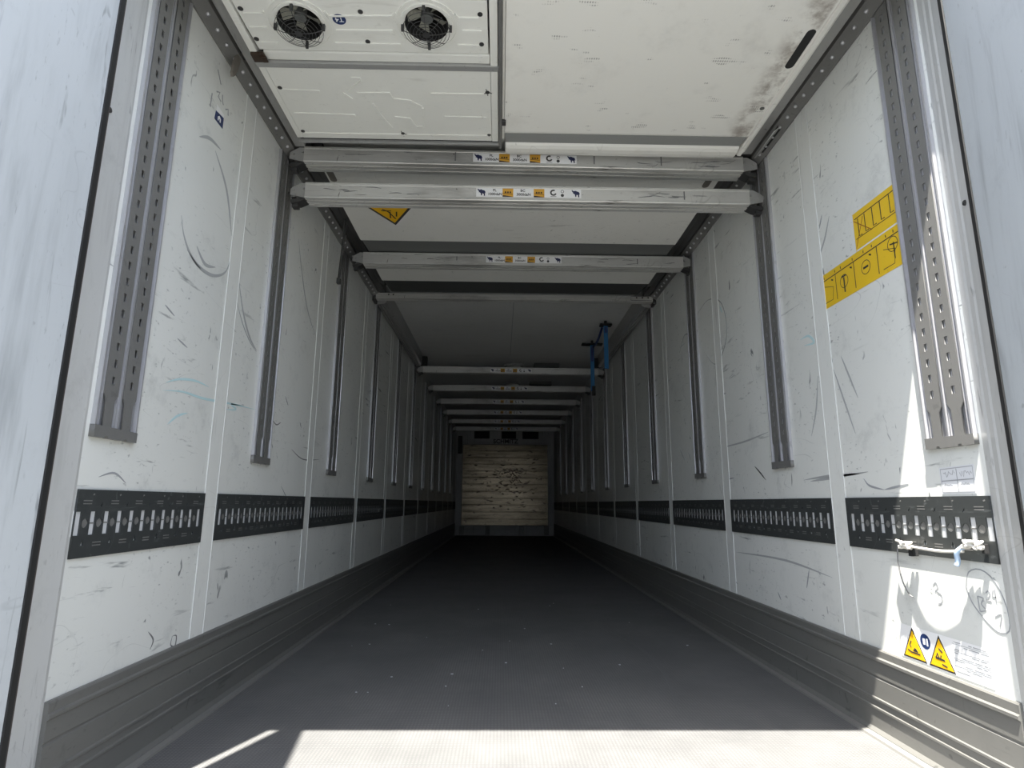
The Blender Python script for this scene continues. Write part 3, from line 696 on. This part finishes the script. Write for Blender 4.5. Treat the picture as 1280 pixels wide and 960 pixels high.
obj('loop', box(bmesh.new(), -1.116, -1.094, 3.49, 3.51, 2.44, 2.46, bev=.003), M['black'], t, world=True)

# blue straps from black roof bars
for (x, y, hw, zb, lb) in ((.967, 5.893, .06, 2.14, 'blue strap hanging from the nearer, right-hand black roof bracket'), (.941, 6.656, .12, 2.05, 'blue strap hanging from the wider black roof bracket left of the other')):
    t = thing('roof_strap', lb, 'strap', (x, y, 2.6), 0, 'blue straps hanging under the roof')
    obj('bracket', box(bmesh.new(), x - hw, x + hw, y - .04, y + .04, 2.595, 2.612, bev=.003), M['black'], t, world=True)
    obj('stem', box(bmesh.new(), x - .012, x + .012, y - .012, y + .012, 2.612, 2.65), M['black'], t, world=True)
    obj('webbing', box(bmesh.new(), x - .022, x + .022, y - .003, y + .003, zb, 2.595, bev=.001), M['blue'], t, world=True)
    bm = box(bmesh.new(), x - .014, x + .014, y - .008, y - .0035, 2.40, 2.58) if hw > .1 else box(bmesh.new(), x - .012, x + .012, y - .008, y - .0035, 2.52, 2.585)
    obj('buckle', bm, M['blued'], t, world=True)
    if hw > .1: obj('end_hook', box(bmesh.new(), x - .01, x + .03, y - .012, y + .012, zb - .05, zb + .06, bev=.004), M['black'], t, world=True)
bm = bmesh.new(); pts = smooth_line([(.93, 5.9, 2.575), (.935, 6.2, 2.53), (.935, 6.5, 2.535), (.95, 6.64, 2.575)], 5)
tube(bm, pts, .012, 6)
tag(obj('slack_strap', bm, M['blued']), 'dark blue slack strap sagging between the two blue hanging straps', 'strap')

# ------------------------------------------------------------------ front wall fittings
t = thing('front_board', 'scuffed brownish board covering most of the far front wall', 'board', (0, YE - .08, .24))
zs = [.24 + (2.23 - .24) * k / 12 for k in range(13)]; P = []
for a, b in zip(zs, zs[1:]): P += [(YE - .075, a + .006), (YE - .08, a + .014), (YE - .08, b - .014), (YE - .075, b - .006)]
bm = prism(bmesh.new(), P + [(YE - .06, zs[-1]), (YE - .06, zs[0])], 'x', -1.06, 1.065)
obj('plank', bm, M['board'], t, world=True)
bm = bmesh.new()
for x in (-1.02, -.42, .42, 1.02): box(bm, x - .05, x + .05, YE - .059, YE - .036, .25, 2.2)
obj('batten', bm, M['kick'], t, world=True)
bm = bmesh.new(); bs = basis((0, YE - .0805, 0), (1, 0, 0), (0, 0, 1)); rr = random.Random(3)
for k in range(110):
    x = rr.gauss(.08, .42); z = 1.35 + rr.gauss(0, .30)
    if abs(x) > 1 or not .3 < z < 2.15: continue
    l = rr.uniform(.02, .12); stroke(bm, bs, smooth_line([(x, z), (x + l * .5, z + rr.uniform(-.04, .04)), (x + l, z + rr.uniform(-.03, .03))], 3), rr.uniform(.008, .03), 0, .002, True)
for x0, x1, z in ((.05, .45, 1.55), (.12, .42, 1.32), (-.30, .25, 1.50)):
    for q in range(8):
        a = x0 + (x1 - x0) * q / 8; stroke(bm, bs, [(a, z + rr.uniform(-.04, .04)), (a + .05, z + rr.uniform(-.05, .05))], rr.uniform(.02, .045), 0, .002, True)
obj('scrape_mark', bm, M['rust'], t, world=True)
t = thing('front_sill', 'grey metal sill plate with four short posts at the foot of the front wall', 'sill', (0, YE - .05, 0))
obj('sill_plate', box(bmesh.new(), -1.205, 1.205, YE - .03, YE, .0, .236, bev=.004), M['frame'], t, world=True)
for x in (-1.053, -.415, .41, 1.03): obj('post', box(bmesh.new(), x - .058, x + .058, YE - .085, YE - .031, .02, .236, bev=.006), M['galv'], t, world=True)
t = thing('air_intake', 'grey housing with three dark openings above the front board', 'air intake', (0, YE - .08, 2.24))
bx = [(-.785, -.398), (-.096, .271), (.433, .839)]
me = holed('housing', [(-.86, 2.24), (.92, 2.24), (.92, 2.64), (-.86, 2.64)], [[(a, 2.372), (b, 2.372), (b, 2.56), (a, 2.56)] for a, b in bx], .02, Matrix.Translation(-Vector(t.location)) @ basis((0, YE - .06, 0), (1, 0, 0), (0, 0, 1)))
hs = link('housing', me, M['frame'], t)
for a, b in bx: obj('opening', B(a - .005, b + .005, YE - .045, YE - .02, 2.36, 2.57), M['black'], t, world=True)
me = text_mesh('SCHMITZ', .15, .003, .003); me.transform(Matrix.Translation(-Vector(t.location)) @ basis((.01, YE - .084, 2.302), (1, 0, 0), (0, 0, 1)))
link('lettering', me, M['dark_steel'], t)
t = thing('wall_vent', 'narrow dark upright frame on the front wall left of the board', 'vent', (-1.13, YE - .01, 2.0))
bm = bmesh.new()
box(bm, -1.19, -1.085, YE - .02, YE - .001, 2.0, 2.02); box(bm, -1.19, -1.085, YE - .02, YE - .001, 2.42, 2.44); box(bm, -1.19, -1.175, YE - .02, YE - .001, 2.02, 2.42); box(bm, -1.10, -1.085, YE - .02, YE - .001, 2.02, 2.42)
obj('frame', bm, M['black'], t, world=True)
obj('mesh', B(-1.174, -1.101, YE - .008, YE - .001, 2.021, 2.419), M['seal'], t, world=True)
# round roof lamps and dark boxes between the deep beams
for i, y in enumerate((7.95, 9.2)):
    t = thing('roof_lamp', ('pale round roof lamp between the first and second dim beams', 'pale round roof lamp between the second and third dim beams')[i], 'lamp', (.06, y, 2.6), 0, 'pale roof lamps')
    bm = bmesh.new(); cyl(bm, (.06, y, 2.60), 'z', .12, .05, 24, .10); obj('lens', bm, M['cover'], t, world=True)
    bm = bmesh.new(); cyl(bm, (.06, y, 2.636), 'z', .135, .024, 24); obj('base', bm, M['frame'], t, world=True)
for i, (x, y) in enumerate(((.50, 7.9), (.50, 9.1))):
    t = thing('roof_box', ('dark shallow box on the roof right of the first roof lamp', 'dark shallow box on the roof right of the second roof lamp')[i], 'box', (x, y, 2.58))
    obj('box_body', box(bmesh.new(), x - .17, x + .17, y - .12, y + .12, 2.585, 2.648, bev=.01), M['seal'], t, world=True)
    obj('lid', box(bmesh.new(), x - .15, x + .15, y - .10, y + .10, 2.578, 2.586, bev=.002), M['black'], t, world=True)

# ------------------------------------------------------------------ stickers and marks on the walls
RB = basis((W - .0004, 0, 0), (0, -1, 0), (0, 0, 1))          # right wall seen from inside: u = -y
def rb(pts): return [(-p[0], p[1]) for p in pts]
def RBn(k): return basis((W - .0004 - k, 0, 0), (0, -1, 0), (0, 0, 1))
LBn = lambda k: basis((-W + .0004 + k, 0, 0), (0, 1, 0), (0, 0, 1))
t = obj('instruction_sticker', poly(bmesh.new(), RB, rb([(2.069, 1.722), (2.069, 1.874), (1.806, 1.867), (1.81, 1.577), (2.334, 1.577), (2.334, 1.722)]), 0, .001), M['yellow'])
tag(t, 'yellow stepped instruction sticker with line drawings on the right wall', 'sticker')
bm = bmesh.new(); bs = RBn(.001)
L_ = lambda pts, wd=.0035: stroke(bm, bs, rb(pts), wd, 0, .0005)
L_([(2.334, 1.695), (1.812, 1.695)], .004)
for y in (2.22, 2.095, 1.955): L_([(y, 1.695), (y, 1.59)])
for y in (2.04, 2.0, 1.955, 1.91, 1.86): L_([(y, 1.845), (y, 1.775), (y - .018, 1.775)], .004)
L_([(2.06, 1.850), (1.815, 1.845)]); L_([(2.06, 1.77), (1.815, 1.765)], .0025)
L_([(2.165, 1.66), (2.165, 1.60)], .008); L_([(2.18, 1.665), (2.15, 1.665)], .006); L_([(1.865, 1.67), (1.865, 1.61)], .005); L_([(1.885, 1.668), (1.845, 1.66)], .005)
for cy, cz in ((2.025, 1.645), (2.165, 1.645), (1.87, 1.665)):
    L_([(cy + .026 * math.cos(a), cz + .026 * math.sin(a)) for a in [2 * PI * k / 16 for k in range(17)]], .0025)
L_([(2.04, 1.645), (2.01, 1.645)], .008)
for y0, z0 in ((2.31, 1.60), (1.93, 1.595)): L_([(y0, z0), (y0 - .06, z0), (y0 - .07, z0 + .05), (y0 - .01, z0 + .07)], .0025)
for y in (2.25, 2.12, 2.0): L_([(y, 1.683), (y - .012, 1.677)], .006)
for y in (2.30, 2.22, 2.18, 2.10, 2.03, 1.98, 1.90, 1.86): L_([(y, 1.712), (y, 1.702)], .004)
obj('line_drawing', bm, M['ink'], t)
bm = bmesh.new(); L_([(2.065, 1.725), (1.81, 1.725)], .006); obj('pale_fold', bm, M['pale'], t)
bm = bmesh.new()
L_([(2.065, 1.845), (1.965, 1.765)], .003); L_([(2.065, 1.735), (2.01, 1.84)], .003)
obj('red_cross', bm, flat('faded_red_pen', (.30, .10, .02), .6), t)

# safety sticker low on the right wall
t = obj('safety_sticker', poly(bmesh.new(), RB, rb([(2.075, .300), (2.075, .402), (1.697, .402), (1.697, .300)]), 0, .0008), M['white'])
tag(t, 'white safety sticker with two yellow warning triangles low on the sunlit right wall', 'sticker')
for yc, nm in ((2.009, 'a'), (1.890, 'b')):
    w1 = obj('warning_triangle', poly(bmesh.new(), RBn(.0008), rb([(yc + .055, .302), (yc - .055, .302), (yc, .399)]), 0, .0005), M['ink'], t)
    obj('yellow_field', poly(bmesh.new(), RBn(.0013), rb([(yc + .047, .307), (yc - .047, .307), (yc, .389)]), 0, .0005), M['sign_yellow'], w1)
    bm = bmesh.new(); bs = RBn(.0018)
    if nm == 'a':
        for pts in ([(yc + .028, .327), (yc + .012, .322), (yc - .028, .322)], [(yc + .008, .357), (yc + .016, .345), (yc + .012, .337)], [(yc - .005, .337), (yc - .018, .327)], [(yc + .0, .330), (yc - .012, .333)]): stroke(bm, bs, rb(pts), .004)
        poly(bm, bs, rb([(yc + .004, .326), (yc - .018, .326), (yc - .014, .334), (yc, .334)]), 0, .0005)
    else:
        poly(bm, bs, rb([(yc + .022, .328), (yc - .018, .328), (yc - .015, .333), (yc + .022, .335)]), 0, .0005)
        for pts in ([(yc + .018, .334), (yc + .012, .346), (yc + .006, .334)], [(yc, .334), (yc - .003, .343)], [(yc + .004, .361), (yc - .010, .352)], [(yc - .004, .318), (yc - .024, .314)]): stroke(bm, bs, rb(pts), .004)
    obj('pictogram', bm, M['ink'], w1)
bd = obj('round_badge', poly(bmesh.new(), RBn(.0008), rb(circ(1.952, .368, .0225, 20)), 0, .0005), M['badge'], t)
bm = bmesh.new(); bs = RBn(.0013)
for pts in ([(1.962, .358), (1.962, .376), (1.952, .376), (1.952, .358)], [(1.946, .356), (1.946, .378), (1.940, .378), (1.940, .356)]): poly(bm, bs, rb(pts), 0, .0004)
obj('manual_pictogram', bm, M['white'], bd)
bm = bmesh.new(); bs = RBn(.0008); rr = random.Random(9)
for z in (.394, .384, .374, .364, .354, .344, .334, .324, .314):
    y = 1.83
    while y > 1.705:
        l = rr.uniform(.012, .05)
        if rr.random() < .6: stroke(bm, bs, rb([(y, z), (max(y - l, 1.702), z)]), .0022, 0, .0004)
        y -= l + .005
for z in (.389, .369, .349, .329): stroke(bm, bs, rb([(1.835, z), (1.702, z)]), .0012, 0, .0004)
obj('fine_print', bm, M['pen'], t)
# worn paper label under the right track
t = obj('paper_label', poly(bmesh.new(), RB, rb([(1.795, .820), (1.795, .898), (1.660, .902), (1.663, .820)]), 0, .0006), M['pale'])
tag(t, 'small worn paper label with scribbles under the right-hand nearest track', 'label')
bm = bmesh.new(); bs = RBn(.0006)
stroke(bm, bs, rb([(1.79, .825), (1.79, .893), (1.665, .897), (1.668, .825), (1.79, .825)]), .0025, 0, .0004); stroke(bm, bs, rb([(1.79, .858), (1.667, .861)]), .003, 0, .0004); stroke(bm, bs, rb([(1.727, .825), (1.727, .893)]), .0025, 0, .0004)
for x0 in (1.78, 1.715):
    pts = [(x0 - .0045 * k, .867 + rr.uniform(0, .022)) for k in range(11)]; stroke(bm, bs, rb(pts), .002, 0, .0004)
    pts = [(x0 - .0045 * k, .848 + rr.uniform(-.004, .004)) for k in range(8)]; stroke(bm, bs, rb(pts), .002, 0, .0004)
obj('scribble', bm, M['pen'], t)
# blue sticker, left wall
t = obj('blue_sticker', poly(bmesh.new(), LBn(0), [(2.066, 2.237), (2.071, 2.275), (2.133, 2.285), (2.133, 2.238)][::1], 0, .001), M['badge'])
tag(t, 'small blue and white sticker high on the left wall by pencilled marks', 'sticker')
obj('white_edge', poly(bmesh.new(), LBn(0), [(2.071, 2.276), (2.071, 2.303), (2.133, 2.299), (2.133, 2.286)], 0, .001), M['white'], t)
obj('house_mark', poly(bmesh.new(), LBn(.001), [(2.088, 2.247), (2.088, 2.262), (2.10, 2.272), (2.112, 2.264), (2.112, 2.249), (2.104, 2.249), (2.104, 2.258), (2.096, 2.257), (2.096, 2.248)], 0, .0005), M['white'], t)

def marks(side, lines, mat, wd, name='scuff_mark', taper=True, k=6):
    bm = bmesh.new(); bs = LBn(0) if side < 0 else RBn(0)
    for pts in lines:
        pts = smooth_line(pts, k) if k else pts
        stroke(bm, bs, pts if side < 0 else rb(pts), wd, -.0002, .0005, taper)
    return obj(name, bm, mat, walls[side], world=True)
# pencilled writing left, near the blue sticker
marks(-1, [[(2.03, 2.32), (2.028, 2.26), (2.02, 2.265)], [(2.06, 2.35), (2.085, 2.365), (2.075, 2.34), (2.10, 2.335)], [(2.105, 2.37), (2.11, 2.345), (2.12, 2.335)], [(2.05, 2.44), (2.085, 2.40)], [(2.14, 2.33), (2.16, 2.345), (2.165, 2.32)]], M['pen'], .006, 'pencil_mark', False, 0)
marks(-1, [[(1.93, 1.76), (1.96, 1.70), (2.02, 1.65), (2.10, 1.632), (2.20, 1.645), (2.287, 1.70), (2.32, 1.80)], [(2.10, 2.12), (2.22, 2.02), (2.30, 1.86)], [(2.397, 1.72), (2.472, 1.59), (2.561, 1.50), (2.646, 1.461)], [(1.98, 2.10), (2.05, 2.14), (2.14, 2.15)],
           [(3.05, 2.2), (3.136, 2.05), (3.278, 1.87), (3.476, 1.75)], [(2.05, 1.70), (2.12, 1.66), (2.2, 1.68)]], M['scuff'], .014)
marks(-1, [[(2.40, 1.62), (2.472, 1.545), (2.561, 1.485), (2.646, 1.455)], [(1.99, 1.66), (2.06, 1.635), (2.10, 1.632)], [(1.902, 1.424), (1.964, 1.405)], [(1.998, 1.335), (2.068, 1.32)], [(3.098, .86), (3.207, .792)], [(2.225, .745), (2.267, .686)], [(1.694, .848), (1.76, .862), (1.82, .835)]], M['pen'], .006)
marks(-1, [[(1.962, 1.172), (2.042, 1.2), (2.149, 1.216), (2.253, 1.213)], [(1.95, 1.143), (2.077, 1.161), (2.221, 1.163), (2.454, 1.181), (2.698, 1.195)], [(2.002, 1.037), (2.055, 1.072), (2.12, 1.093)], [(2.40, 1.15), (2.5, 1.165), (2.45, 1.18), (2.56, 1.19)]], M['teal'], .009)
marks(-1, [[(2.9, 1.18), (2.96, 1.16), (3.02, 1.18)], [(3.05, 1.32), (3.10, 1.28)], [(3.3, 1.22), (3.33, 1.19)], [(3.2, 1.06), (3.4, 1.02), (3.7, 1.04)], [(2.037, .372), (2.071, .341), (2.059, .314)], [(2.188, .328), (2.215, .323), (2.212, .29), (2.184, .301), (2.188, .328)], [(3.55, .80), (3.58, .74)]], M['scuffd'], .006)
# right wall
marks(1, [[(3.115, .983), (3.053, .946), (2.994, .907)]], M['ink'], .009)
marks(1, [[(2.612, .893), (2.446, .9), (2.318, .9), (2.196, .901)], [(2.56, .885), (2.40, .893), (2.15, .905)]], M['scuff'], .012)
marks(1, [[(2.18, .882), (2.155, .858), (2.111, .846), (2.067, .839)], [(2.067, .839), (2.011, .846), (1.941, .855)], [(4.212, 1.151), (4.168, 1.091)], [(4.417, 1.198), (4.296, 1.094)], [(3.551, .38), (3.45, .348)], [(2.957, .375), (2.93, .343)], [(2.639, .512), (2.674, .431)], [(2.382, 2.051), (2.316, 2.042)], [(3.52, .93), (3.40, .935)], [(2.27, 1.98), (2.30, 1.93)], [(2.90, 1.0), (2.80, 1.01)]], M['pen'], .008)
marks(1, [[(2.348, 1.793), (2.271, 1.866), (2.22, 1.948)], [(2.421, 1.32), (2.457, 1.189), (2.517, 1.076)], [(3.589, 1.122), (3.226, 1.124), (2.925, 1.142)], [(3.883, 2.058), (3.638, 2.087), (3.414, 1.982), (3.373, 1.768), (3.568, 1.643), (3.768, 1.772)], [(3.443, .522), (2.864, .531), (2.459, .5)], [(2.30, 1.32), (2.20, 1.05)], [(2.24, 1.36), (2.16, 1.18)], [(4.3, 1.9), (4.15, 2.0), (4.0, 1.9), (4.1, 1.6)]], M['scuff'], .010)
marks(1, [[(2.536, 1.51), (2.466, 1.508), (2.426, 1.468), (2.507, 1.476)], [(3.45, 1.98), (3.42, 1.93)]], M['teal'], .012)
# pencilled figures by the opening
marks(1, [[(1.750, .56), (1.735, .60), (1.690, .612), (1.645, .585), (1.618, .52), (1.622, .465), (1.66, .455), (1.705, .485), (1.738, .52), (1.750, .56)],
          [(1.714, .538), (1.712, .498)], [(1.714, .538), (1.694, .535), (1.704, .519), (1.690, .505), (1.711, .498)], [(1.682, .552), (1.672, .558), (1.668, .548), (1.682, .533), (1.666, .531)],
          [(1.656, .562), (1.660, .545), (1.648, .545)], [(1.650, .565), (1.650, .530)], [(1.662, .492), (1.640, .502), (1.650, .470)],
          [(1.885, .545), (1.872, .555), (1.866, .540), (1.880, .528)], [(1.872, .528), (1.854, .520), (1.856, .500), (1.872, .492)]], M['pen'], .0035, 'pencil_writing', False, 3)

# ------------------------------------------------------------------ rope tied across the right plate
t = thing('tied_rope', 'dirty white rope knotted across the slotted plate at the right of the opening', 'rope', (W - .01, 1.82, .67))
ow = lambda nm, bm, mat, sm=True: obj(nm, bm, mat, t, sm, world=True)
XR = W - .024
line = smooth_line([(XR, 2.00, .672), (XR - .004, 1.965, .668), (XR, 1.935, .658), (XR - .01, 1.86, .655), (XR - .012, 1.78, .654), (XR - .006, 1.705, .66)], 8)
ow('rope_run', tube(bmesh.new(), line, .0045, 8), M['rope'])
bm = bmesh.new(); rr = random.Random(2)
for cy, cz, n, sp in ((1.945, .660, 26, .024), (1.665, .680, 34, .034)):
    pts = [(XR - .006 + .010 * math.sin(1.9 * k), cy + sp * math.cos(1.1 * k) * (1 - k / (2.2 * n)) + .004 * math.sin(k * 2.3), cz + .010 * math.sin(1.7 * k + .4)) for k in range(n)]
    tube(bm, [tuple(p) for p in smooth_line(pts, 3)], .0042, 7)
ow('knot', bm, M['rope'])
tube_pts = smooth_line([(XR - .004, 1.705, .672), (XR - .012, 1.722, .655), (XR - .008, 1.728, .632), (XR - .01, 1.732, .618)], 5)
ow('frayed_end', tube(bmesh.new(), tube_pts, .007, 7), M['roped'])
ow('loose_thread', tube(bmesh.new(), smooth_line([(XR + .004, 2.00, .668), (XR + .004, 2.01, .60), (XR + .006, 2.0, .54), (XR + .006, 1.975, .505), (XR + .006, 1.96, .50)], 6), .0022, 6), M['scuffd'])
for y, z in ((1.945, .640), (1.925, .642), (1.643, .672)):
    bm = box(bmesh.new(), XR + .002, XR + .014, y - .006, y + .006, z - .014, z + .012, bev=.002)
    ow('hook', bm, M['black'], False)
# frame bolts
for i, (x, y, z) in enumerate(((-1.2165, 1.50, 1.86), (1.190, 1.505, 1.62))):
    bm = bmesh.new(); cyl(bm, (x, y, z), 'x', .008, .006, 12); cyl(bm, (x - (.003 if x > 0 else -.003), y, z), 'x', .004, .004, 6)
    tag(obj('frame_bolt', bm, M['dark_steel']), ('small dark bolt head in the left grey frame post', 'small dark bolt head in the right grey frame post')[i], 'bolt')
